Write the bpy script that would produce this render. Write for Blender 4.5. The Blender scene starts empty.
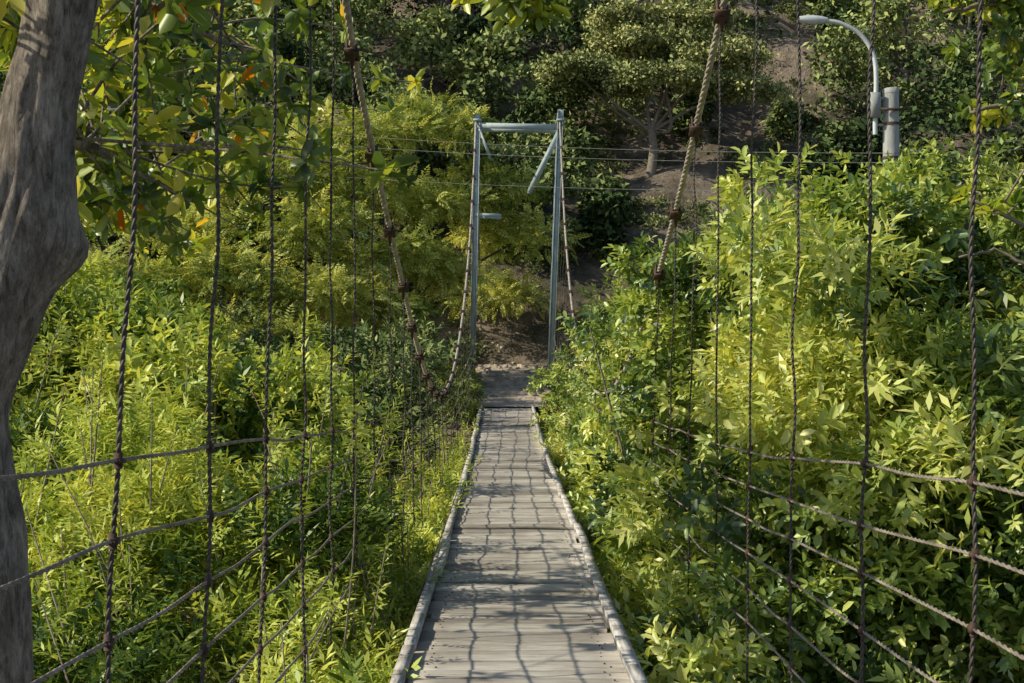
import bpy, math, numpy as np
from mathutils import Vector, noise
rng=np.random.default_rng(11)
S=bpy.context.scene
E=1.68   # eye height above the deck

# ------------------------------------------------------------------ helpers
def link(o,parent=None):
    S.collection.objects.link(o)
    if parent is not None: o.parent=parent
    return o
def empty(name):
    return link(bpy.data.objects.new(name,None))
class MB:
    def __init__(s): s.v=[];s.f=[];s.a=[];s.n=0
    def add(s,v,f,a=0.5):
        v=np.asarray(v,float).reshape(-1,3); f=np.asarray(f,int).reshape(-1,4)
        s.v.append(v); s.f.append(f+s.n); s.n+=len(v)
        a=np.asarray(a,float); s.a.append(np.full(len(v),float(a)) if a.ndim==0 else a)
    def box(s,c,size,ax=None,a=0.5,jit=0):
        h=np.array(size)/2
        p=np.array([[i,j,k] for i in(-1,1) for j in(-1,1) for k in(-1,1)],float)*h
        if jit: p=p+rng.normal(size=p.shape)*jit
        if ax is not None: p=p@np.array(ax)
        s.add(p+np.array(c),[[0,1,3,2],[4,6,7,5],[0,4,5,1],[2,3,7,6],[0,2,6,4],[1,5,7,3]],a)
    def beam(s,p,q,w,h,a=0.5):
        p=np.array(p,float);q=np.array(q,float);d=q-p;L=np.linalg.norm(d);d/=L
        u=np.array([0,0,1.]) if abs(d[2])<.9 else np.array([0,1.,0])
        x=np.cross(d,u);x/=np.linalg.norm(x);y=np.cross(x,d)
        s.box((p+q)/2,(w,L,h),ax=[x,d,y],a=a)
    def tube(s,P,r,k=6,a=0.5,disp=None):
        P=np.asarray(P,float);n=len(P)
        r=np.full(n,r) if np.ndim(r)==0 else np.asarray(r,float)
        T=np.gradient(P,axis=0);T/=np.linalg.norm(T,axis=1)[:,None]+1e-9
        ref=np.array([1.,0,0]) if abs(T[:,0]).mean()<.7 else np.array([0,0,1.])
        A=ref-(T@ref)[:,None]*T;A/=np.linalg.norm(A,axis=1)[:,None];B=np.cross(T,A)
        t=np.linspace(0,2*np.pi,k,endpoint=False)
        rr=r[:,None]*np.ones(k)
        if disp is not None: rr=rr*disp(P,t)
        V=P[:,None]+rr[...,None]*(np.cos(t)[None,:,None]*A[:,None]+np.sin(t)[None,:,None]*B[:,None])
        i=np.arange(n-1)[:,None]*k;j=np.arange(k)[None];j2=(j+1)%k
        F=np.stack([i+j,i+j2,i+k+j2,i+k+j],-1).reshape(-1,4)
        s.add(V.reshape(-1,3),F,a)
        if k in(4,6,8):   # end caps
            for b in(0,(n-1)*k):
                for m in range(0,k-2,2):
                    s.f.append(np.array([[b,b+m+1,b+m+2,b+(m+3)%k]])+s.n-n*k)
    def build(s,name,mat,parent=None,smooth=False):
        v=np.concatenate(s.v);f=np.concatenate(s.f);a=np.concatenate(s.a)
        me=bpy.data.meshes.new(name)
        me.vertices.add(len(v));me.vertices.foreach_set('co',v.astype(np.float32).ravel())
        me.loops.add(len(f)*4);me.loops.foreach_set('vertex_index',f.astype(np.int32).ravel())
        me.polygons.add(len(f));me.polygons.foreach_set('loop_start',np.arange(0,len(f)*4,4,dtype=np.int32))
        me.polygons.foreach_set('loop_total',np.full(len(f),4,np.int32))
        if smooth: me.polygons.foreach_set('use_smooth',np.ones(len(f),bool))
        me.update(calc_edges=True)
        at=me.attributes.new('var','FLOAT','POINT');at.data.foreach_set('value',a.astype(np.float32))
        me.materials.append(mat)
        print(name,len(f))
        return link(bpy.data.objects.new(name,me),parent)
def spline(pts,n):
    pts=np.asarray(pts,float);m=len(pts)
    d=np.r_[0,np.cumsum(np.linalg.norm(np.diff(pts[:,:3],axis=0),axis=1))]
    P=np.vstack([2*pts[0]-pts[1],pts,2*pts[-1]-pts[-2]])
    u=np.interp(np.linspace(0,d[-1],n),d,np.arange(m))
    i=np.minimum(u.astype(int),m-2);t=(u-i)[:,None]
    a,b,c,e=P[i],P[i+1],P[i+2],P[i+3]
    return .5*((2*b)+(c-a)*t+(2*a-5*b+4*c-e)*t*t+(3*b-a-3*c+e)*t**3)
def helix(mb,P,R,r,pitch,strands,seg=10,k=5,a=.5):
    P=np.asarray(P,float);L=np.r_[0,np.cumsum(np.linalg.norm(np.diff(P,axis=0),axis=1))]
    n=max(8,int(L[-1]/pitch*seg));l=np.linspace(0,L[-1],n)
    Q=np.stack([np.interp(l,L,P[:,i]) for i in range(3)],1)
    T=np.gradient(Q,axis=0);T/=np.linalg.norm(T,axis=1)[:,None]
    ref=np.array([1.,0,0]);A=ref-(T@ref)[:,None]*T;A/=np.linalg.norm(A,axis=1)[:,None];B=np.cross(T,A)
    for s_ in range(strands):
        ph=2*np.pi*(l/pitch+s_/strands)
        mb.tube(Q+R*(np.cos(ph)[:,None]*A+np.sin(ph)[:,None]*B),r,k,a+rng.uniform(-.2,.2))
def nz(x,y,z=0): return noise.noise(Vector((x,y,z)))

# ------------------------------------------------------------------ materials
def nodes(name):
    m=bpy.data.materials.new(name);m.use_nodes=True;nt=m.node_tree
    return m,nt,nt.nodes['Principled BSDF'],nt.nodes['Material Output']
def N(nt,t,**k):
    return nt.nodes.new(t)
def ramp(nt,src,stops):
    r=nt.nodes.new('ShaderNodeValToRGB');e=r.color_ramp.elements
    while len(e)<len(stops): e.new(.5)
    for el,(p,c) in zip(e,stops): el.position=p;el.color=(*c,1)
    nt.links.new(src,r.inputs[0]);return r
def noise_n(nt,scale,vec=(1,1,1),detail=6,rough=.6,dist=0):
    tc=N(nt,'ShaderNodeTexCoord');mp=N(nt,'ShaderNodeMapping');mp.inputs['Scale'].default_value=vec
    nt.links.new(tc.outputs['Object'],mp.inputs[0])
    n=N(nt,'ShaderNodeTexNoise');n.inputs['Scale'].default_value=scale;n.inputs['Detail'].default_value=detail
    n.inputs['Roughness'].default_value=rough;n.inputs['Distortion'].default_value=dist
    nt.links.new(mp.outputs[0],n.inputs['Vector']);return n
def mul(nt,a,b,f=1,mode='MULTIPLY'):
    m=nt.nodes.new('ShaderNodeMixRGB');m.blend_type=mode;m.inputs[0].default_value=f
    nt.links.new(a,m.inputs[1]);nt.links.new(b,m.inputs[2]);return m
def bump(nt,src,bs,strength,dist):
    b=N(nt,'ShaderNodeBump');b.inputs['Strength'].default_value=strength;b.inputs['Distance'].default_value=dist
    nt.links.new(src,b.inputs['Height']);nt.links.new(b.outputs[0],bs.inputs['Normal'])
def rough_mat(name,stops,scale,vec=(1,1,1),rgh=.85,bs_=.4,bd=.01,var=None,metal=0,dist=0,detail=6):
    m,nt,bs,out=nodes(name);n=noise_n(nt,scale,vec,dist=dist,detail=detail)
    r=ramp(nt,n.outputs['Fac'],stops);c=r.outputs[0]
    if var:
        at=N(nt,'ShaderNodeAttribute');at.attribute_name='var'
        r2=ramp(nt,at.outputs['Fac'],var);c=mul(nt,c,r2.outputs[0]).outputs[0]
    nt.links.new(c,bs.inputs['Base Color']);bs.inputs['Roughness'].default_value=rgh
    bs.inputs['Metallic'].default_value=metal;bump(nt,n.outputs['Fac'],bs,bs_,bd);return m
def leaf_mat(name,stops,trans=.36,gloss=.04):
    m=bpy.data.materials.new(name);m.use_nodes=True;nt=m.node_tree;nt.nodes.clear()
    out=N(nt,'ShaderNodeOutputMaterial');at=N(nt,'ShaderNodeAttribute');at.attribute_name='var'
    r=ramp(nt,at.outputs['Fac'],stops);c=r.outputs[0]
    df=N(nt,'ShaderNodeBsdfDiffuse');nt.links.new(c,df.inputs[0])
    if trans==0:
        nt.links.new(df.outputs[0],out.inputs[0]);return m
    r2=ramp(nt,at.outputs['Fac'],[(p,(min(1,q[0]*1.35),min(1,q[1]*1.2),q[2]*.6)) for p,q in stops])
    tr=N(nt,'ShaderNodeBsdfTranslucent');nt.links.new(r2.outputs[0],tr.inputs[0])
    mx=N(nt,'ShaderNodeMixShader');mx.inputs[0].default_value=trans
    nt.links.new(df.outputs[0],mx.inputs[1]);nt.links.new(tr.outputs[0],mx.inputs[2])
    if gloss==0:
        nt.links.new(mx.outputs[0],out.inputs[0]);return m
    gl=N(nt,'ShaderNodeBsdfGlossy');gl.inputs['Roughness'].default_value=.42;gl.inputs[0].default_value=(.9,.95,.85,1)
    m2=N(nt,'ShaderNodeMixShader');m2.inputs[0].default_value=gloss
    nt.links.new(mx.outputs[0],m2.inputs[1]);nt.links.new(gl.outputs[0],m2.inputs[2]);nt.links.new(m2.outputs[0],out.inputs[0])
    return m

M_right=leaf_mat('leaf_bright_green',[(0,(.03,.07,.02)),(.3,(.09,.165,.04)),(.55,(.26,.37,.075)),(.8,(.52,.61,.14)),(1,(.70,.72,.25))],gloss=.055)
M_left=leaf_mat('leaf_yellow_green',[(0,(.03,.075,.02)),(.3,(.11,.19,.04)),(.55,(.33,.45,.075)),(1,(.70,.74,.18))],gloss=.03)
M_big=leaf_mat('leaf_feathery',[(0,(.05,.085,.03)),(.4,(.25,.33,.08)),(1,(.68,.70,.22))],gloss=0)
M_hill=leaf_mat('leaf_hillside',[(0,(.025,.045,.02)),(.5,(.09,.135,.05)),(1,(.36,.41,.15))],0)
M_olive=leaf_mat('leaf_olive',[(0,(.07,.095,.04)),(.5,(.24,.275,.105)),(1,(.48,.49,.20))],0)
M_alm=leaf_mat('leaf_almond',[(0,(.03,.07,.015)),(.5,(.16,.26,.035)),(.85,(.45,.52,.06)),(1,(.62,.60,.09))],.5,.06)
M_orange=leaf_mat('leaf_turned_orange',[(0,(.65,.16,.02)),(.6,(.8,.36,.04)),(1,(.8,.6,.06))],.5,0)
def wood():
    m,nt,bs,out=nodes('weathered_plank')
    n=noise_n(nt,3,(1.2,14,6),8,.7,.3);r=ramp(nt,n.outputs['Fac'],[(.25,(.15,.14,.125)),(.48,(.42,.40,.365)),(.75,(.60,.575,.53))])
    at=N(nt,'ShaderNodeAttribute');at.attribute_name='var'
    r2=ramp(nt,at.outputs['Fac'],[(0,(.60,.58,.56)),(.5,(.95,.94,.92)),(1,(1.15,1.14,1.12))])
    c=mul(nt,r.outputs[0],r2.outputs[0])
    n2=noise_n(nt,1.3,detail=5);r3=ramp(nt,n2.outputs['Fac'],[(.35,(.66,.63,.59)),(.6,(1.05,1.05,1.03))])
    c=mul(nt,c.outputs[0],r3.outputs[0]);nt.links.new(c.outputs[0],bs.inputs['Base Color'])
    bs.inputs['Roughness'].default_value=.85;bump(nt,n.outputs['Fac'],bs,.8,.006);return m
M_wood=wood()
M_kerb=rough_mat('bleached_kerb_timber',[(.3,(.20,.19,.175)),(.5,(.50,.485,.455)),(.8,(.68,.66,.63))],4,(8,1,6),var=[(0,(.75,.73,.70)),(1,(1.1,1.1,1.1))],bs_=.6)
M_beam=rough_mat('dark_timber',[(.3,(.03,.025,.02)),(.7,(.09,.075,.06))],4,(2,8,4))
M_rope=rough_mat('grey_tan_cable',[(.3,(.24,.215,.18)),(.7,(.58,.53,.46))],14,var=[(0,(.6,.6,.6)),(1,(1.2,1.15,1.1))],rgh=.7)
M_susp=rough_mat('dark_hanger_wire',[(.3,(.022,.018,.015)),(.7,(.085,.07,.055))],10,rgh=.6)
M_wire=rough_mat('rusty_side_wire',[(.3,(.09,.075,.06)),(.7,(.32,.28,.23))],8,rgh=.6)
M_clamp=rough_mat('rusty_clamp',[(.3,(.03,.018,.012)),(.7,(.10,.055,.035))],25,rgh=.8)
M_steel=rough_mat('painted_steel',[(.3,(.24,.31,.32)),(.6,(.40,.48,.49)),(.8,(.48,.55,.56))],3,(2,2,1),rgh=.75,bs_=.15)
M_conc=rough_mat('concrete_pole',[(.3,(.26,.28,.265)),(.7,(.40,.415,.39))],5,(3,3,1))
M_lamp=rough_mat('galvanised_steel',[(.3,(.46,.50,.50)),(.7,(.62,.66,.66))],6,rgh=.45,bs_=.1,metal=.1)
M_line=rough_mat('overhead_line',[(.3,(.14,.15,.14)),(.7,(.22,.23,.22))],6)
def bark():
    m,nt,bs,out=nodes('furrowed_bark')
    n=noise_n(nt,46,(1,1,.22),12,.8,.4);n2=noise_n(nt,9,(1,1,.6),8,.7)
    r=ramp(nt,n.outputs['Fac'],[(.36,(.06,.05,.04)),(.44,(.26,.225,.19)),(.56,(.50,.45,.39)),(.70,(.66,.61,.54))])
    r2=ramp(nt,n2.outputs['Fac'],[(.38,(.5,.47,.43)),(.55,(.95,.93,.9)),(.68,(1.2,1.2,1.18))])
    c=mul(nt,r.outputs[0],r2.outputs[0]);nt.links.new(c.outputs[0],bs.inputs['Base Color'])
    bs.inputs['Roughness'].default_value=.9;bump(nt,n.outputs['Fac'],bs,1,.03);return m
M_bark=bark()
M_bark2=rough_mat('pale_branch_bark',[(.3,(.12,.10,.08)),(.7,(.28,.24,.19))],12)
def ground_mat():
    m,nt,bs,out=nodes('earth_slope')
    n=noise_n(nt,.22,detail=8,rough=.65);r=ramp(nt,n.outputs['Fac'],[(.38,(.05,.055,.03)),(.49,(.18,.15,.11)),(.64,(.42,.35,.27))])
    n2=noise_n(nt,3.5,detail=8,rough=.7);r2=ramp(nt,n2.outputs['Fac'],[(.3,(.45,.45,.43)),(.7,(1.2,1.15,1.1))])
    c=mul(nt,r.outputs[0],r2.outputs[0]);nt.links.new(c.outputs[0],bs.inputs['Base Color'])
    bs.inputs['Roughness'].default_value=.95;bump(nt,n2.outputs['Fac'],bs,1,.25);return m
M_ground=ground_mat()
M_path=rough_mat('dirt_path',[(.3,(.27,.22,.165)),(.7,(.54,.465,.375))],5,bs_=.8,bd=.05)

# ------------------------------------------------------------------ terrain
def deckz(y): y=np.asarray(y,float);return .0022*np.maximum(0,y-18)**2
def sst(a,b,t): t=np.clip((t-a)/(b-a),0,1);return t*t*(3-2*t)
def G(x,y):
    x=np.asarray(x,float);y=np.asarray(y,float)
    bank=1-sst(1.5,9,y)+sst(23,30.5,y)
    z=-4.6+bank*4.5
    far=sst(30,33,y)
    pz=deckz(np.minimum(y,41))
    z=np.where(y>29,z*(1-far)+far*(pz-1.6*sst(2.2,7,np.abs(x-.3))*(1-sst(38,44,y))),z)
    s=np.clip(y-41.5,0,None)
    h=np.where(s<16,.80*s,.80*16+.46*(s-16))
    h=np.where(s>80,.80*16+.46*64+.1*(s-80),h)
    return z+h*(1+.04*np.sin(x*.13))
xs=np.r_[np.linspace(-160,-31,44),np.linspace(-30,30,91),np.linspace(31,160,44)]
ys=np.r_[np.linspace(-80,0,20),np.linspace(.8,80,133),np.linspace(81,260,90)]
X,Y=np.meshgrid(xs,ys);Z=G(X,Y)
for i in range(Z.shape[0]):
    for j in range(Z.shape[1]):
        x,y=X[i,j],Y[i,j]
        k=0 if (abs(x-.3)<3 and 28<y<41.5) or (y<2 and abs(x)<3) else min(1,max(.25,(y-36)/20))
        if k: Z[i,j]+=k*(nz(x*.12,y*.12)*2.4+nz(x*.45,y*.45,3)*.9+nz(x*1.3,y*1.3,8)*.3)
        if y<32: Z[i,j]=min(Z[i,j],float(deckz(y))-.3) if abs(x)<1.6 and y>3 else Z[i,j]
g=MB();nx=len(xs);i=np.arange(len(ys)-1)[:,None]*nx;j=np.arange(nx-1)[None]
g.add(np.stack([X,Y,Z],-1).reshape(-1,3),np.stack([i+j,i+j+1,i+nx+j+1,i+nx+j],-1).reshape(-1,4))
g.build('ground',M_ground,smooth=True)
p=MB();yy=np.arange(31.05,42.1,.25);cols=9;V=[]
for y in yy:
    for t in np.linspace(-1,1,cols):
        V.append((.15+t*(.95+.12*math.sin(y*2.1+t)),y,float(deckz(y))+.02+.015*nz(t*3,y*2)-.03*(abs(t)>.95)))
i=np.arange(len(yy)-1)[:,None]*cols;j=np.arange(cols-1)[None]
p.add(V,np.stack([i+j,i+j+1,i+cols+j+1,i+cols+j],-1).reshape(-1,4));p.build('dirt_path',M_path,smooth=True)
st=MB()
for _ in range(300):
    y=rng.uniform(32.5,44);x=rng.normal(.2,1.3);s=rng.uniform(.03,.15)
    st.box((x,y,float(G(x,y))+s*.3),(s*1.3,s,s*.8),a=.5,jit=s*.16)
st.build('scattered_stones',M_path)

# ------------------------------------------------------------------ bridge
BR=empty('suspension_bridge')
DL,DR=-.50,.675
pl=MB();nail=MB();y=1.9
while y<31:
    w=rng.uniform(.12,.23);gap=rng.uniform(.008,.026)
    if abs(y-9.75)<.1: gap=.08
    z=float(deckz(y))+rng.normal()*.006
    tilt=rng.normal()*.007
    l=DL+rng.normal()*.02;r=DR+rng.normal()*.02
    a=float(np.clip(rng.normal(.5,.32),0,1))
    ang=rng.normal()*.010
    ax=[[math.cos(ang),math.sin(ang),tilt],[-math.sin(ang),math.cos(ang),0],[-tilt,0,1]]
    L=(r-l)/2;h=w/2;b=.006
    v=[];prof=[(-h,-.035),(-h,-b),(-h+b,0),(h-b,0),(h,-b),(h,-.035)]
    ns=9;ph=rng.uniform(0,9)
    for q in range(ns):
        t=-L+2*L*q/(ns-1)
        for (py_,pz_) in prof:
            e=1+.10*nz(t*3,y*3,ph)
            v.append((t,py_*e,pz_+.010*nz(t*3,ph,y)))
    f=[]
    for q in range(ns-1):
        for c in range(6):
            c2=(c+1)%6;f.append([q*6+c,(q+1)*6+c,(q+1)*6+c2,q*6+c2])
    for bb in(0,(ns-1)*6): f+= [[bb,bb+1,bb+2,bb+3],[bb,bb+3,bb+4,bb+5]]
    v=np.array(v)@np.array(ax)+np.array([(l+r)/2,y+h,z])
    pl.add(v,f,a)
    if y<20:
        for xx in(DL+.12,DR-.12):
            for dy in(.3,.7): nail.box((xx+rng.normal()*.015,y+w*dy,z+.001),(.009,.009,.006))
    y+=w+gap
pl.build('deck_planks',M_wood,BR);nail.build('deck_nails',M_clamp,BR)
kb=MB()
for sx,x0 in((-1,DL-.005),(1,DR+.005)):
    y=2.0
    while y<31:
        L=rng.uniform(1.6,2.7);y2=min(y+L,31)
        x1=x0+rng.normal()*.010;x2=x0+rng.normal()*.010;hh=rng.uniform(.034,.045)
        P=spline([(x1,y,float(deckz(y))+hh/2+.012),((x1+x2)/2+rng.normal()*.008,(y+y2)/2,float(deckz((y+y2)/2))+hh/2+.014),(x2,y2-.02,float(deckz(y2))+hh/2+.012)],7)
        a=rng.uniform(.1,1)
        for q in range(6): kb.beam(P[q],P[q+1]+(P[q+1]-P[q])*.01,.065,hh,a)
        y=y2+rng.uniform(0,.03)
    yv=np.arange(2,31,1.0)
    for ya in yv: kb.beam((x0+sx*.035,ya,float(deckz(ya))-.045),(x0+sx*.035,ya+.99,float(deckz(ya+.99))-.045),.03,.10,rng.uniform(.1,.7))
kb.build('kerb_boards',M_kerb,BR)
zc=lambda y:E-.6+.0253*(np.asarray(y,float)-19)**2
XLf=lambda y:np.interp(y,[1.8,3.5,5,8.5,12,17.5,24,30,35],[-.68,-.74,-.88,-1.0,-.89,-.85,-.79,-.725,-.69])
XRf=lambda y:np.interp(y,[1.8,5,8.5,12,24,30,35],[1.55,1.45,1.38,1.36,1.32,1.38,1.46])
XLb=lambda y:np.interp(y,[1.8,8,16,35],[-1.06,-.99,-.8,-.68])
XRb=lambda y:np.interp(y,[1.8,8,16,35],[1.35,1.34,1.2,1.2])
mc=MB();yy=np.linspace(1.8,35,260)
for Xf in(XLf,XRf):
    xx=np.convolve(np.pad(Xf(yy),8,mode='edge'),np.ones(17)/17,'valid')
    helix(mc,np.stack([xx,yy,zc(yy)],1),.0115,.0122,.26,4,seg=12,k=6)
for Xf in(XLf,XRf):
    x=float(Xf(35));helix(mc,np.array([[x,35,float(zc(35))],[x,44,1.6]]),.0125,.0125,.3,4,seg=8)
    x=float(Xf(1.8));helix(mc,np.array([[x,1.8,float(zc(1.8))],[x,-9,-.1]]),.0125,.0125,.3,4,seg=8)
mc.build('main_cables',M_rope,BR,True)
hg=MB();cl=MB();sw=MB();xb=MB()
W1=lambda y,s:np.interp(y,[1.8,3.45,5.7,8,12,18,26,32,35],[-.2,-.258,-.376,-.48,-.58,-.64,-.5,-.2,.1])-(.1*(y<9) +.1*(y>=9)*np.exp(-(y-9)/4) if s>0 else 0)
for s,Xf,Xb,ylist in((-1,XLf,XLb,np.r_[2.3,3.45,4.6,5.7,6.75,np.arange(7.85,34.5,1.08)]),(1,XRf,XRb,np.r_[2.8,3.99,5.16,6.4,7.5,8.6,np.arange(9.7,34.5,1.1)])):
    nodes_=[]
    for y in ylist:
        top=np.array([float(Xf(y)),y,float(zc(y))]);zb=float(deckz(y))-.26
        bot=np.array([float(Xb(y)),y+rng.normal()*.03,zb])
        xb.tube([bot+[0,0,.005],[DL+.1 if s<0 else DR-.1,y,zb+.10]],.006,6)   # steel tie under the deck
        H=top[2]-bot[2];n=max(6,int(H/.3));t=np.linspace(0,1,n)[:,None]
        P=bot+(top-bot)*t
        amp=.007
        P[1:-1]+=rng.normal(size=(n-2,3))*np.array([amp,amp,0])
        P=spline(P,n*5)
        if y<14: helix(hg,P,.0032,.0045,.06,2,seg=8,k=5)
        else: hg.tube(P,.0058,5)
        row=[]
        hr=E+float(W1(y,s))
        for k in range(6):
            z=float(deckz(y))*.65+hr*(1-k/6)+.0
            z=min(z,top[2]-.03)+rng.normal()*.008
            q=np.array([np.interp(z,P[:,2],P[:,0]),np.interp(z,P[:,2],P[:,1]),z])
            row.append(q)
            if y<20:
                cl.tube([q+[0,0,-.02],q+[0,0,.02]],.0115 if y<10 else .009,6)
                cl.box(q+[s*-.004,0,0],(.02,.03,.016),jit=.002)
                cl.tube([q+[.004,-.026,.0],q+[-.004,.026,.0]],.0088,6)
        nodes_.append(row)
        sl=2*.0253*(y-19);T=np.array([0,1,sl]);T/=np.linalg.norm(T);U=np.array([0,-T[2],T[1]])
        c=top
        cl.tube([c-T*.035,c+T*.035],.032,8)
        for dd in(-.045,.045):
            cl.tube([c+T*dd+U*.025+[-.028,0,0],c+T*dd+U*.04,c+T*dd+U*.025+[.028,0,0]],.008,6)
            cl.tube([c+T*dd+np.array([-.032,0,0])-U*.045,c+T*dd+np.array([-.032,0,0])+U*.055],.0075,6)
            cl.tube([c+T*dd+np.array([.032,0,0])-U*.055,c+T*dd+np.array([.032,0,0])+U*.045],.0075,6)
        cl.box(c-U*.04,(.095,.12,.014),ax=[[1,0,0],T,U])
        cl.tube([c-U*.045,c-U*.045-np.array([0,0,.09])],[.02,.01],6)
        cl.tube(spline([c-U*.03,c+T*.06+[.05*s,0,-.05],c+T*.09+[.11*s,0,.0]],7),.006,5)
        cl.tube(spline([c-U*.03,c-T*.04+[-.05*s,0,-.03],c-T*.05+[-.11*s,0,-.05]],7),.006,5)
    nodes_=np.array(nodes_)
    for k in range(6):
        P=nodes_[:,k]
        first=P[0]+(P[0]-P[1])*.6
        pts=[first]
        for i in range(len(P)):
            pts.append(P[i])
            if i<len(P)-1:
                m=(P[i]+P[i+1])/2+np.array([rng.normal()*.006,rng.normal()*.1,-.006+rng.normal()*.006]);pts.append(m)
        Q=spline(pts,len(pts)*7)
        near=Q[Q[:,1]<12.2];farr=Q[Q[:,1]>=12]
        helix(sw,near,.0030,.0040,.085,2,seg=8,k=5)
        sw.tube(farr,.0056,5)
for y in np.arange(2.6,31,1.1):
    xb.box((.0875,y,float(deckz(y))-.135),(DR-DL-.06,.09,.08))
for x in(-.35,.08,.5):
    for y in np.arange(2,30.5,2.0): xb.beam((x,y,float(deckz(y))-.072),(x,y+1.98,float(deckz(y+1.98))-.072),.06,.05)
hg.build('hanger_wires',M_susp,BR,True);cl.build('cable_clamps',M_clamp,BR);sw.build('side_wires',M_wire,BR,True);xb.build('cross_beams',M_beam,BR)
def tower(name,y,xl,xr,z0,z1,bxl,bxr,ex=.35):
    t=MB()
    for yy_ in(y,y+.55):
        for (xb_,xt,e) in((bxl,xl,0),(bxr,xr,ex)):
            t.beam((xb_,yy_,z0),(xt,yy_,z1+e),.13,.012)
            for o in(-.065,.065): t.beam((xb_+o,yy_-.03,z0),(xt+o,yy_-.03,z1+e),.012,.075)
            t.box((xb_,yy_,z0+.02),(.42,.36,.04))
        t.beam((xl,yy_-.01,z1-.06),(xr,yy_-.01,z1-.10),.09,.13)
        t.beam((xr-.06,yy_-.02,z1-.25),(xr-.80,yy_-.02,z1-1.75),.05,.12)
        t.beam((xl+.05,yy_-.02,z1-.15),(xl+.34,yy_-.02,z1-.85),.05,.09)
        t.beam((xl-.1,yy_-.02,z1-2.35),(xl+.62,yy_-.02,z1-2.37),.05,.08)
    for (xb_,xt) in((bxl,xl),(bxr,xr)):
        n=7
        for i in range(n):
            f=i/n;g_=(i+1)/n
            a=np.array([xb_+(xt-xb_)*f,y+.05,z0+(z1-z0)*f]);b=np.array([xb_+(xt-xb_)*g_,y+.5,z0+(z1-z0)*g_])
            t.beam(a,b,.04,.04);t.beam((b[0],y+.02,b[2]),(b[0],y+.53,b[2]),.05,.05)
        t.box((xt,y+.27,z1+.08),(.22,.7,.05))
        t.tube([(xt-.06,y,z1+.14),(xt+.06,y,z1+.14)],.09,8)
    return t.build(name,M_steel,BR)
tower('far_tower',35,-.66,1.48,.45,7.5,-.80,1.20)
tower('near_tower',1.1,-.74,1.58,-.2,8.45,-1.35,1.75,.1)

# ------------------------------------------------------------------ lamp, pole, overhead wires
PO=empty('utility_pole');t=MB()
t.tube([(8.0,28,-3.5),(7.98,28,6.95)],[.2,.16],24);t.tube([(7.98,28,6.95),(7.98,28,7.05),(7.98,28,7.07)],[.165,.165,.10],24)
t.tube([(7.98,28,7.06),(7.98,28,7.075)],[.11,.001],8)
t.build('shaft',M_conc,PO,True)
t=MB()
for z in(5.6,6.3): t.tube([(7.985,28,z),(7.985,28,z+.05)],.185,16)
t.box((8.0,27.80,6.6),(.5,.05,.05));t.build('bands',M_clamp,PO)
LA=empty('street_lamp');t=MB()
arc=spline([(7.64,27.95,6.5),(7.66,27.95,7.3),(7.60,27.95,7.75),(7.35,27.95,8.15),(6.95,27.95,8.38),(6.62,27.95,8.44)],40)
t.tube(arc,.048,10);t.tube([(7.64,27.95,6.1),(7.64,27.95,6.5)],.05,10);t.build('arm',M_lamp,LA,True)
t=MB();t.box((7.61,27.92,6.7),(.24,.18,.50),jit=.003);t.box((7.77,27.96,6.3),(.35,.05,.05));t.box((7.77,27.96,6.85),(.35,.05,.05));t.build('control_box',M_conc,LA)
t=MB();n=14;u=np.linspace(0,1,n)
P=np.stack([6.66-.62*u,np.full(n,27.95),8.45+.02*u],1);t.tube(P,.03+.065*np.sin(np.pi*np.clip(u*.85+.08,0,1))**.7,14);t.build('lamp_head',M_lamp,LA,True)
OW=MB()
for dz in(0,.28,1.1):
    u=np.linspace(0,1,40)[:,None]
    a=np.array([7.98,27.8,5.7-dz*.7]);b=np.array([-13,41,9.0-dz*1.2])
    P=a+(b-a)*u;P[:,2]-=.9*4*(u*(1-u))[:,0]*.4;OW.tube(P,.0055,4)
    b=np.array([30,24,7.5]);P=a+(b-a)*u;OW.tube(P,.0055,4)
OW.build('overhead_wires',M_line)

# ------------------------------------------------------------------ foliage system
def quadleaf(p,d,nrm,l,w):
    d=d/np.linalg.norm(d);s_=np.cross(d,nrm);s_/=np.linalg.norm(s_);n=np.cross(s_,d)
    return [p,p+d*l*.45+s_*w*.5+n*l*.03,p+d*l-n*l*.08,p+d*l*.45-s_*w*.5+n*l*.03],[[0,1,2,3]]
def ovate(p,d,nrm,l,w):
    d=d/np.linalg.norm(d);s_=np.cross(d,nrm);s_/=np.linalg.norm(s_);n=np.cross(s_,d)
    v=[p,p+d*l*.3+s_*w*.42+n*w*.12,p+d*l*.72+s_*w*.45+n*w*.06-n*l*.04,p+d*l-n*l*.16,p+d*l*.72-s_*w*.45+n*w*.06-n*l*.04,p+d*l*.3-s_*w*.42+n*w*.12]
    return v,[[0,1,2,3],[0,3,4,5]]
def comb(parts):
    V=[];F=[];n=0;K=[]
    for i,(v,f) in enumerate(parts):
        V+=list(v);F+=[[a+n for a in q] for q in f];n+=len(v);K+=[i]*len(v)
    return np.array(V),np.array(F),np.array(K)
def t_pinnate(seed,pairs=8):
    r=np.random.default_rng(seed);parts=[]
    for i in range(pairs):
        t=.12+.88*i/(pairs-1);p=np.array([.38*t*t,0,t*(1-.12*t)])
        tang=np.array([.76*t,0,1-.24*t]);tang/=np.linalg.norm(tang);up=np.array([-tang[2],0,tang[0]])
        for s in(-1,1):
            d=np.array([0,s,0])+tang*.45+np.array([.15,0,0])+r.normal(size=3)*.1
            parts.append(quadleaf(p,d,up+r.normal(size=3)*.2,.30*math.sin(.6+2.1*t)+.04,.115))
    parts.append(quadleaf(np.array([.38,0,.88]),np.array([.6,0,.8]),np.array([-1,0,.5]),.25,.1))
    return comb(parts)
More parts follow.
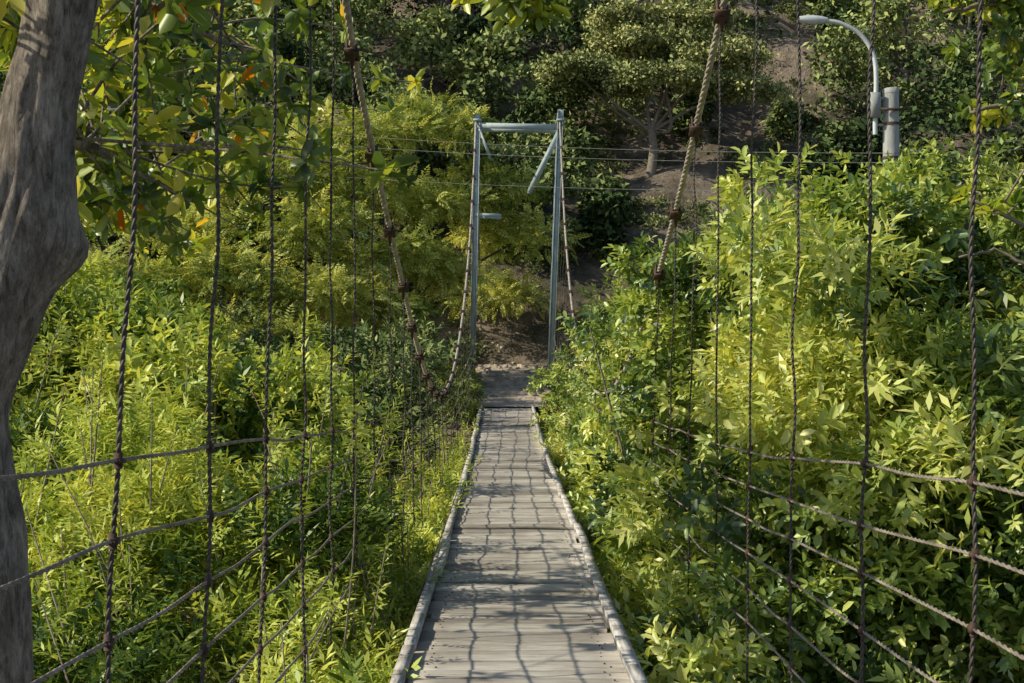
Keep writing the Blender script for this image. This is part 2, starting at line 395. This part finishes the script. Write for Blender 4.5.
def t_broad(seed,n=9,l=.42,w=.2,fn=ovate):
    r=np.random.default_rng(seed);parts=[]
    for i in range(n):
        t=.1+.9*i/n;a=i*2.4+r.normal()*.3;e=.35+.9*t
        d=np.array([math.cos(a),math.sin(a),e])+[.35,0,0]
        k=1-.25*t
        parts.append(fn(np.array([.15*t*t,0,t*.75]),d,np.array([-.5,0,1.])+r.normal(size=3)*.2,l*k*r.uniform(.8,1.15),w*k))
    return comb(parts)
def t_whorl(seed,n=9):
    r=np.random.default_rng(seed);parts=[]
    for i in range(n):
        a=i*2*np.pi/n+r.normal()*.35;d=np.array([math.cos(a),math.sin(a),r.uniform(-.7,.9)])
        parts.append(ovate(np.array([0,0,r.uniform(-.2,.25)])+r.normal(size=3)*.06,d,np.array([0,0,1.])+r.normal(size=3)*.4,r.uniform(.6,1.1),r.uniform(.34,.46)))
    return comb(parts)
def t_clump(seed,n=9):
    r=np.random.default_rng(seed);parts=[]
    for i in range(n):
        p=r.normal(size=3)*.36;d=r.normal(size=3)+[0.2,0,.3]
        parts.append(quadleaf(p,d,np.array([-.6,0,1.])+r.normal(size=3)*.5,r.uniform(.3,.6),r.uniform(.2,.32)))
    return comb(parts)
PIN=[t_pinnate(i,6+i%3) for i in range(4)];BRO=[t_broad(10+i,7+i%3) for i in range(4)];WHO=[t_whorl(20+i,8+i%4) for i in range(6)];CLU=[t_clump(30+i,8) for i in range(5)]
NAR=[t_broad(50+i,9,.5,.15,quadleaf) for i in range(3)]
BAM=[t_broad(70+i,9,.55,.12,quadleaf) for i in range(3)]
ONE=[comb([ovate(np.zeros(3),np.array([.3,0,1.]),np.array([-.6,.2,.8]),1,.45)])]
def scatter(mb,T,pos,out,size,var,lj=.05):
    N_=len(pos);z=out/np.linalg.norm(out,axis=1)[:,None]
    dn=np.array([0,0,-1.])+rng.normal(size=(N_,3))*.45
    x=dn-(dn*z).sum(1)[:,None]*z;x/=np.linalg.norm(x,axis=1)[:,None];y=np.cross(z,x)
    R=np.stack([x,y,z],1)*size[:,None,None];which=rng.integers(0,len(T),N_)
    for k,(V,F,K) in enumerate(T):
        m=np.where(which==k)[0]
        if not len(m): continue
        P=np.einsum('vi,nij->nvj',V,R[m])+pos[m][:,None]
        Fa=F[None]+np.arange(len(m))[:,None,None]*len(V)
        lv=var[m][:,None]+(rng.normal(0,lj,(len(m),K.max()+1)))[:,K]
        mb.add(P.reshape(-1,3),Fa.reshape(-1,4),np.clip(lv,0,1).ravel())
def puffs(mb,T,C,R,n,size,up=.3,lo=.55,vb=.5,vs=.16,flip=.6,tint=None,big=0,lj=.07):
    C=np.asarray(C,float);R=np.asarray(R,float)
    if R.ndim==1: R=np.stack([R,R,R*.75],1)
    N_=len(C);d=rng.normal(size=(N_*n,3));d/=np.linalg.norm(d,axis=1)[:,None]
    m=(d[:,2]<0)&(rng.random(N_*n)<flip);d[m,2]*=-1
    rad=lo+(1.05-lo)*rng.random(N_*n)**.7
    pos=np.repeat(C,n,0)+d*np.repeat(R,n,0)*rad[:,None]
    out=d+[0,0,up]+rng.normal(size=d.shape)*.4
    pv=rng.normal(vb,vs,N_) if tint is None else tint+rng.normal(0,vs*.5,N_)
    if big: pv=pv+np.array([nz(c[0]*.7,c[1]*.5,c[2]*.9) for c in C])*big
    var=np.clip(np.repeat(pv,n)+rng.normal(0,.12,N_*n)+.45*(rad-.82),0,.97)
    scatter(mb,T,pos,out,size*rng.uniform(.6,1.35,N_*n),var,lj)
    return pos

# --- right thicket -------------------------------------------------
TH=empty('roadside_shrub_thicket')
br=MB();bn=MB()
def top_right(x,y):
    z=np.interp(x,[1.0,1.3,1.8,3,4,5.5,9],[-.6,.3,.6,.72,.85,1.35,2.0])
    z=z-1.4*(1-sst(7.6,10.5,y))
    z=z-.6*sst(15,24,y)*(x<2.6)
    return E+z
C=[];R=[]
def addcol(x,y,r,tz,dmax):
    g0=float(G(x,y));q=0
    while q<dmax and tz-q>g0:
        C.append((x+rng.normal()*.25,y+rng.normal()*.3-.12*q,tz-q));R.append(r*rng.uniform(.75,1.15));q+=r*rng.uniform(1.6,2.5)
for _ in range(100):
    y=8+3.6*rng.random();r=rng.uniform(.2,.5);x=rng.uniform(1.5+r*.9,.36*y+1.9)
    addcol(x,y,r,float(top_right(x,y))+nz(x*.9,y*.6,5)*1.4-r*.7,3.2)
for _ in range(115):
    y=11.5+4.5*rng.random();r=rng.uniform(.35,.7);x=rng.uniform(1.5+r*.8,.36*y+1.6)
    addcol(x,y,r,float(top_right(x,y))+nz(x*.9,y*.6,5)*1.2-r*.6,1.3)
for _ in range(75):
    y=15+12.5*rng.random();r=rng.uniform(.3,.6);x=rng.uniform(1.1+r*.6,3.6)
    addcol(x,y,r,float(top_right(x,y))+nz(x*.9,y*.6,5)*.7-r*.6,1.8)
for y in np.arange(7.2,31,.5):
    r=rng.uniform(.2,.36);x=1.0+rng.uniform(-.05,.2)
    C.append((x,y,-.32+rng.uniform(-.2,.15)+.5*float(deckz(y))));R.append(r)
    C.append((x+.35,y+.1,-.6+rng.uniform(-.2,.15)));R.append(r*1.2)
    if 10<y<19: C.append((x+.18,y+.2,.15+rng.uniform(-.2,.3)));R.append(r)
for z in np.arange(.2,2.55,.22):
    C.append((1.36+rng.normal()*.12+.05*z,12.3+rng.normal()*.15,z));R.append(.34-.05*z)
C=np.array(C);R=np.array(R)
h=np.array([nz(c[0]*.5,c[1]*.4,c[2]*.5+7)+rng.normal()*.12 for c in C])<.06
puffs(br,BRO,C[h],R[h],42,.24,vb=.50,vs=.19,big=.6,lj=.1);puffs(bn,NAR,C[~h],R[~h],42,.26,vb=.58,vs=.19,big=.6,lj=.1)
sp=[];so=[]
for _ in range(130):
    y=rng.uniform(8.5,18);x=rng.uniform(1.6,.35*y+1.2);zt=float(top_right(x,y))+nz(x*.9,y*.6,5)*1.0;L=rng.uniform(.3,.7);lean=rng.normal(size=2)*.25
    for q in np.linspace(0,1,9):
        sp.append((x+lean[0]*q*L,y+lean[1]*q*L,zt-.35+q*L));a=rng.uniform(0,6.28);so.append((math.cos(a)*.8,math.sin(a)*.8,.6))
scatter(br,BRO,np.array(sp),np.array(so),rng.uniform(.13,.22,len(sp)),np.clip(rng.normal(.8,.12,len(sp)),0,.95))
br.build('broad_leaves',M_right,TH);bn.build('narrow_leaves',M_right,TH)
stm=MB()
for _ in range(110):
    y=rng.uniform(8.5,20);x=rng.uniform(1.6,6);z0=float(G(x,y))-.2;z1=float(top_right(x,y))-.3
    stm.tube(spline([(x,y,z0),(x+rng.normal()*.2,y+rng.normal()*.2,(z0+z1)/2),(x+rng.normal()*.4,y+rng.normal()*.4,z1)],9),np.linspace(.035,.008,9),5)
stm.build('stems',M_bark2,TH)

def shrub_group(name,T,mat,cand,n,size,vb,up=.3,vs=.18,shoots=0,big=.3,stems=3):
    o=empty(name);m=MB();C=np.array([c[:3] for c in cand]);R=np.array([c[3] for c in cand])
    puffs(m,T,C,R,n,size,vb=vb,up=up,vs=vs,big=big)
    s_=MB()
    if shoots:
        sp=[];so=[]
        for _ in range(shoots):
            c=cand[rng.integers(0,len(cand))];a=rng.uniform(0,6.28);L=rng.uniform(.5,1.1);ln=rng.normal(size=2)*.25
            b=np.array([c[0]+math.cos(a)*c[3]*.5,c[1]+math.sin(a)*c[3]*.5,c[2]])
            s_.tube([b,b+[ln[0]*L,ln[1]*L,L]],[.008,.003],4)
            for q in np.linspace(.25,1,9):
                a=rng.uniform(0,6.28);sp.append(b+np.array([ln[0],ln[1],1])*L*q);so.append((math.cos(a)*.7,math.sin(a)*.7,.5+q*.5))
        scatter(m,T,np.array(sp),np.array(so),size*rng.uniform(.55,.9,len(sp)),np.clip(rng.normal(vb+.18,.1,len(sp)),0,1))
    m.build('foliage',mat,o)
    for c in cand[::stems]:
        z0=float(G(c[0],c[1]))-.3
        if z0<c[2]: s_.tube(spline([(c[0]*1.0,c[1],z0),(c[0]+rng.normal()*.15,c[1],(z0+c[2])/2),(c[0],c[1],c[2]+c[3]*.4)],8),np.linspace(.04,.01,8),5)
    s_.build('stems',M_bark2,o)
    return o
cand=[]
for _ in range(112):
    y=rng.uniform(7.6,11.8);r=rng.uniform(.2,.42);x=-rng.uniform(.9+r*.5,.4*y+1.0)
    tz=E-1.12+nz(x*.9,y*.7,9)*1.0-r*.6-.6*(1-sst(7.5,9.5,y))
    if x>-1.4: tz-=.2
    cand.append((x,y,tz,r))
    if rng.random()<.7: cand.append((x,y-.2,tz-.8,r*1.1))
    if y<10 and rng.random()<.6: cand.append((x,y-.2,tz-1.5,r*1.2))
for y in np.arange(7.1,24,.42):
    cand.append((-.80+rng.normal()*.05,y,-.36+rng.uniform(-.15,.1),rng.uniform(.18,.26)))
    cand.append((-1.05+rng.normal()*.05,y,-.55+rng.uniform(-.2,.2),rng.uniform(.2,.32)))
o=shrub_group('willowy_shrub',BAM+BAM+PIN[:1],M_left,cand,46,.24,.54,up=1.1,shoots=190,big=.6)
m=MB();m.tube(spline([(-.98,8.15,-.4),(-.88,8.05,.5),(-.86,8.0,1.32)],12),np.linspace(.008,.003,12),5);m.build('young_stem',M_bark2,o)
m=MB();P=np.array([(-.86,8.0,1.33),(-.85,8.0,1.22),(-.87,8.02,1.12)]);scatter(m,WHO,P,np.array([[0,-.2,1.]]*3),np.array([.085,.08,.07]),np.array([.99,.97,.97]),.02);m.build('young_leaves',M_left,o)
cand=[]
for _ in range(95):
    y=rng.uniform(15.5,22);x=-rng.uniform(2.2,.4*y+2)
    r=rng.uniform(.35,.8);tz=E+float(np.interp(-x,[1.5,2.7,4.2,6,10],[-1.5,-.9,.0,.4,.65]))+nz(x*.6,y*.4,2)*1.6-r*.6
    cand.append((x,y,tz,r))
    if rng.random()<.8: cand.append((x,y-.2,tz-1.2,r*1.15))
    if rng.random()<.4: cand.append((x,y-.2,tz-2.4,r*1.2))
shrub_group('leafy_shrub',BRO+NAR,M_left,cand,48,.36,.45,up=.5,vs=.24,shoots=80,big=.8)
cand=[]
for _ in range(75):
    y=rng.uniform(22,32);x=-rng.uniform(1.5,.4*y+2);r=rng.uniform(.5,1.1)
    tz=E-.8+nz(x*.5,y*.4,12)*1.2+.08*(y-22)+.03*-x;cand.append((x,y,tz-r*.5,r));cand.append((x,y-.3,tz-1.6,r*1.1))
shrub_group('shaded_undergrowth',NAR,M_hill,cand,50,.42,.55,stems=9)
cand=[(-.95,29.5,.35,.3),(-1.0,30.4,.75,.36),(-.85,31.3,.6,.32),(-1.2,31.8,1.1,.4),(-1.1,32.8,.9,.4),(-1.5,33.5,1.3,.5),(1.35,30.5,.3,.35),(1.5,31.5,.6,.35),(1.9,32.4,.9,.45),(1.75,33.8,1.0,.4),(2.3,35.5,1.4,.6),(-1.6,36.5,1.2,.55)]
shrub_group('path_edge_shrub',NAR,M_big,cand,60,.30,.3)

def big_tree(name,base,limbs,tiers,mat,T,n,size,trunk_r,vb=.5,up=.15,ps=(.45,.95),flat=.5,tm=None):
    o=empty(name);w=MB()
    top=np.array(tiers)[:,:3].mean(0);bx=np.array(base,float)
    fork=bx+(top-bx)*np.array([.35,.35,.45])
    w.tube(spline([bx-[0,0,.5],bx+(fork-bx)*.5+[.15,0,0],fork],14),np.linspace(trunk_r,trunk_r*.7,14),12)
    for c in tiers:
        c=np.array(c[:3]);m_=(fork+c)/2+rng.normal(size=3)*.35-[0,0,.2]
        w.tube(spline([fork-[0,0,.2],m_,c],14),np.linspace(trunk_r*.4,.03,14),6)
    w.build('trunk_and_limbs',tm or M_beam,o,True)
    m=MB();C=[];R=[]
    for (x,y,z,rx,rz,k) in tiers:
        for _ in range(k):
            a=rng.uniform(0,6.28);q=math.sqrt(rng.random())
            dx,dy=math.cos(a)*q*rx,math.sin(a)*q*rx*.8
            C.append((x+dx,y+dy,z+rz*(1-q*q)*rng.uniform(-.3,1)));s=rng.uniform(*ps);R.append((s,s,s*flat))
    puffs(m,T,C,np.array(R),n,size,vb=vb,up=up,vs=.2,lo=.4,big=.3);m.build('crown',mat,o);return o
tiers=[]
for (x,y,z,rx,rz) in [(-2.2,39,8.0,1.6,.9),(-3.9,38,7.5,1.7,.9),(-.6,40,6.3,1.4,.8),(.3,41,4.9,1.2,.7),(-1.6,39,5.6,1.6,.8),(-3.3,37,5.6,1.8,.8),
    (-5.4,37,6.4,1.8,.9),(-7.2,36,5.8,1.9,.8),(-5.2,35,4.6,1.9,.8),(-3.4,36,4.0,1.6,.7),(-8.6,35,4.6,1.8,.8),(-7.0,33.5,3.3,1.8,.7),(-4.9,34,2.9,1.6,.7),(-9.4,33,3.1,1.6,.7),(-1.9,38,3.6,1.2,.6),(-.2,42,3.2,1.2,.5),(-3.1,35,2.5,1.3,.6),(-6.2,32.5,2.0,1.6,.6)]:
    tiers.append((x,y,z,rx,rz,17))
big_tree('feathery_tree',(-4.2,38.5,-.6),None,tiers,M_big,PIN,42,.36,.22,.6)
tiers=[(-11,44,9,2.2,1.2,16),(-8,45,11,2.2,1.2,16),(-13.5,43,6.5,2.2,1,14),(-5.5,46,10.5,2,1,14),(-9.5,42,6.5,2.2,1,14),(-14.5,46,10,2.4,1.2,14),(-3.0,45,9.2,1.8,1,12),(-1.0,46,8.0,1.8,1,12),(1.2,45.5,7.0,1.5,.8,10),(1.0,45,5.2,1.3,.7,8)]
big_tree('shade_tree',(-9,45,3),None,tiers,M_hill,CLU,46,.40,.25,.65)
def gz_(x,y): return float(G(x,y))+nz(x*.12,y*.12)*2.4*min(1,(y-36)/20)
hz=gz_(5.3,50)
tiers=[(x,y,z-8.1+hz,rx,rz,k+5) for (x,y,z,rx,rz,k) in [(3.6,50,11.5,1.5,.7,12),(5.4,50.5,13.2,1.9,.9,14),(7.6,50,12.6,1.7,.9,12),(2.6,49.5,12.0,1.2,.5,7),(9.0,50,11.4,1.3,.6,8),(5.8,49,11.6,1.6,.6,9),(7.0,51,14.1,1.5,.7,9),(4.4,50.5,14.0,1.3,.6,7)]]
big_tree('hillside_tree',(5.3,50,hz),None,tiers,M_olive,CLU,46,.32,.2,.6,ps=(.35,.8),tm=M_bark2)

FO=empty('hillside_forest');fm=MB();ft=MB();C=[];R=[];tint=[]
def plant(x,y,H,tv,wf,tree):
    g0=gz_(x,y);w=H*wf;lo=.42 if tree else .10
    tx=rng.normal()*.12*H
    for k in range(9):
        q=k/8;a=rng.uniform(0,6.28);rr=w*(1-q*.6)*rng.random()**.5
        c=(x+tx*q+math.cos(a)*rr,y+math.sin(a)*rr*.8,g0+H*(lo+(.92-lo)*q))
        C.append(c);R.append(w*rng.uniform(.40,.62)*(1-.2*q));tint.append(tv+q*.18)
        if tree and k%2==0:
            ft.tube(spline([(x+tx*.2,y,g0+H*.3),((x+tx*.2+c[0])/2+rng.normal()*.15,(y+c[1])/2,g0+H*.3+(c[2]-g0-H*.3)*.4),c],7),np.linspace(.07,.02,7),5)
    if tree: ft.tube(spline([(x,y,g0-.4),(x+tx*.05+rng.normal()*.1,y,g0+H*.15),(x+tx*.2,y,g0+H*.32)],8),np.linspace(.16,.09,8),8)
for row,y0 in enumerate(np.r_[44.5,47,50,53.5,57,61,65.5,71,77,84,92,100]):
    sx=(2.1 if y0<52 else 2.4+.035*(y0-52))
    for x in np.arange(-.42*y0-3,.42*y0+3,sx):
        x+=rng.normal()*.5;y=y0+rng.normal()*.9
        bare=(3.0<x<10.0 and y<54) or (10<x<14 and 53<=y<61)
        if bare and rng.random()<.8: continue
        if y<46 and abs(x-.3)<1.6: continue
        tree=rng.random()<.45 and y>50
        H=rng.uniform(2.4,4.6)*(.55 if (y<50 and x>-3) else 1)*(1+.008*(y-50))*(1.45 if tree else 1)
        if bare: H*=.4
        plant(x,y,H,rng.normal(.45,.22),rng.uniform(.34,.42) if tree else rng.uniform(.45,.6),tree)
C=np.array(C);R=np.array(R);tint=np.array(tint)
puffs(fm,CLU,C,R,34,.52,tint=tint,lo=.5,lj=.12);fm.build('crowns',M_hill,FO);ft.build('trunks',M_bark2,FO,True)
sc=MB();C=[];R=[]
for _ in range(750):
    y=rng.uniform(41.8,66);x=rng.uniform(-2,16)
    if nz(x*.35,y*.35,4)<-.06: continue
    r=rng.uniform(.12,.5);C.append((x,y,gz_(x,y)+r*.3));R.append(r)
for _ in range(150):
    y=rng.uniform(33,42);s=rng.choice([-1,1]);x=.3+s*rng.uniform(1.5,7);r=rng.uniform(.2,.5)
    C.append((x,y,float(G(x,y))+r*.3));R.append(r)
puffs(sc,CLU,C,np.array(R),24,.24,vb=.28);sc.build('hillside_scrub',M_olive)
cand=[]
for _ in range(80):
    y=rng.uniform(30,38);x=rng.uniform(2.6,15);r=rng.uniform(.5,1.0)
    tz=E+float(np.interp(x,[2.6,4,7,10,15],[.2,1.2,2.4,3.2,4.5]))+nz(x*.5,y*.5,6)*.9
    cand.append((x,y,tz,r));cand.append((x,y,tz-1.3,r));
shrub_group('bank_shrub',NAR,M_big,cand,38,.42,.35,big=.5)

# ------------------------------------------------------------------ near almond tree (left)
AT=empty('almond_tree');w=MB()
TP=[(-1.80,4.6,-2.2,.19),(-1.74,4.55,-.8,.16),(-1.68,4.5,.58,.13),(-1.71,4.5,1.1,.12),(-1.76,4.5,1.45,.12),(-1.69,4.5,1.75,.14),(-1.61,4.5,2.02,.16),(-1.57,4.5,2.2,.145),(-1.53,4.5,2.5,.12),(-1.48,4.5,2.68,.112),(-1.42,4.5,2.95,.11),(-1.25,4.6,3.6,.10),(-1.1,4.8,4.4,.08),(-1.0,5.2,5.4,.05)]
TPs=spline(TP,220)
KA=0.3
def bdisp(P,t):
    D=np.ones((len(P),len(t)))
    for i_,p_ in enumerate(P):
        for j_,a_ in enumerate(t):
            cx,cy=math.cos(a_),math.sin(a_)
            D[i_,j_]+=.12*nz(cx*1.6,cy*1.6,p_[2]*1.8)+.08*nz(cx*5,cy*5,p_[2]*5)+.08*nz(cx*14,cy*14,p_[2]*7)
            d2=((p_[2]-2.07)/.10)**2+((a_-KA+math.pi)%(2*math.pi)-math.pi)**2/.22
            D[i_,j_]+=.42*math.exp(-d2)
    return D
w.tube(TPs[:,:3],TPs[:,3],60,disp=bdisp)
def limb(pts,r0,r1,k=8,n=26):
    P=spline(pts,n);P[1:-1]+=rng.normal(size=(n-2,3))*.008;w.tube(P,np.linspace(r0,r1,n),k);return P
tips=[]
L1=limb([(-1.55,4.55,2.25),(-1.85,5.6,2.6),(-2.2,7.2,2.75),(-2.3,9.0,3.0),(-2.1,11,3.4)],.045,.014)
L2=limb([(-1.40,4.5,2.9),(-1.5,5.8,3.4),(-1.9,7.8,3.6),(-1.7,10,3.8)],.045,.014)
L3=limb([(-1.3,4.6,3.4),(-.9,5.6,4.0),(-.3,6.8,3.95),(.12,7.7,3.62)],.035,.008)
L4=limb([(-1.6,4.5,2.2),(-1.95,4.6,2.7),(-2.3,5.2,3.1),(-2.7,6,3.4)],.06,.02)
L5=limb([(-2.15,7.2,2.75),(-2.7,8.2,2.65),(-3.1,9.6,2.7)],.025,.01)
def twigs(P,cnt,spread,zmin,f0=.3,zmax=9,xmin=-99):
    for _ in range(cnt):
        i_=min(len(P)-1,int(len(P)*rng.uniform(f0,1)));a=P[i_];b=a+np.array([rng.normal()*spread[0],rng.normal()*spread[1],rng.normal()*spread[2]])
        b[2]=min(max(b[2],zmin+rng.random()*.3),zmax);b[0]=max(b[0],xmin+rng.random()*.2)
        m_=(a+b)/2+rng.normal(size=3)*.06+[0,0,.05]
        w.tube(spline([a,m_,b],9),np.linspace(.010,.004,9),5)
        for q in (b,m_+(b-m_)*.45,m_):
            if rng.random()<.8: tips.append((q,(b-a)*.4/np.linalg.norm(b-a)+[0,0,.5]))
twigs(L1,74,(.55,1.1,.42),2.3,.3,4.2);twigs(L2,66,(.6,1.1,.4),2.5,.3,4.3);twigs(L4,26,(.4,.5,.4),2.6,.3);twigs(L5,38,(.42,.8,.35),2.2,.2)
n0=len(tips)
twigs(L3[-6:],14,(.18,.2,.08),3.38,.2,3.6)
w.build('trunk_and_limbs',M_bark,AT,True)
m=MB();pos=np.array([t_[0] for t_ in tips]);out=np.array([t_[1] for t_ in tips])
scatter(m,WHO,pos,out+rng.normal(size=out.shape)*.35,rng.uniform(.11,.185,len(pos)),np.clip(rng.normal(.55,.27,len(pos)),0,.95),.16)
m.build('leaves',M_alm,AT)
m=MB();k=rng.choice(n0,46,replace=False)
scatter(m,ONE,pos[k]+rng.normal(size=(46,3))*.07,rng.normal(size=(46,3))+[0,0,-.3],rng.uniform(.12,.18,46),rng.random(46));m.build('turned_leaves',M_orange,AT)

RT=empty('overhanging_tree');w=MB();tips=[]
w.tube(spline([(6.2,10,-4),(6.0,10,-1),(5.8,9.9,1.5),(5.3,9.8,3.2),(4.9,9.8,5)],40),np.linspace(.22,.1,40),14)
A1=limb([(5.5,9.85,2.6),(4.6,9.6,3.1),(3.9,9.4,3.45),(3.2,9.3,3.3)],.05,.014)
A2=limb([(5.7,9.9,2.1),(4.6,9.5,2.5),(3.8,9.3,2.45),(3.15,9.2,2.7)],.045,.012)
A3=limb([(5.1,9.8,4.2),(4.2,9.5,4.35),(3.5,9.3,4.1),(2.95,9.2,3.95)],.05,.012)
A4=limb([(4.3,9.5,2.5),(3.7,9.2,2.2),(3.35,9.2,2.35),(3.05,9.1,2.3)],.02,.008)
twigs(A3,46,(.35,.3,.22),3.5,.25,4.15,2.85);twigs(A1,20,(.35,.4,.3),3.0,.3,9,3.1);twigs(A2,10,(.3,.4,.25),2.5,.3,9,3.1)
w.build('trunk_and_limbs',M_bark2,RT,True)
m=MB();pos=np.array([t_[0] for t_ in tips]);out=np.array([t_[1] for t_ in tips])
scatter(m,WHO,pos,out,rng.uniform(.09,.15,len(pos)),np.clip(rng.normal(.55,.22,len(pos)),0,.94),.14);m.build('leaves',M_alm,RT)

# ------------------------------------------------------------------ light, camera
el,az=math.radians(36),math.radians(-102)   # azimuth measured clockwise from +Y
d=Vector((math.sin(az)*math.cos(el),math.cos(az)*math.cos(el),math.sin(el)))
L=bpy.data.lights.new('sun','SUN');L.energy=5.0;L.angle=math.radians(.5);L.color=(1,.90,.71)
so=link(bpy.data.objects.new('sun',L));so.rotation_euler=d.to_track_quat('Z','Y').to_euler();so.location=(-20,-5,30)
W=bpy.data.worlds.new('World');S.world=W;W.use_nodes=True;nt=W.node_tree
sk=nt.nodes.new('ShaderNodeTexSky');sk.sky_type='NISHITA';sk.sun_disc=False;sk.sun_elevation=el;sk.sun_rotation=az
bg=nt.nodes['Background'];nt.links.new(sk.outputs[0],bg.inputs[0]);bg.inputs[1].default_value=.13
cam=bpy.data.cameras.new('camera');cam.lens=48;cam.sensor_width=36;cam.clip_end=1000;cam.clip_start=.05
co=link(bpy.data.objects.new('camera',cam));co.location=(0,0,E);co.rotation_euler=(math.radians(90.357),0,math.radians(-.378))
S.camera=co
S.view_settings.view_transform='Standard';S.view_settings.look='None';S.view_settings.exposure=0
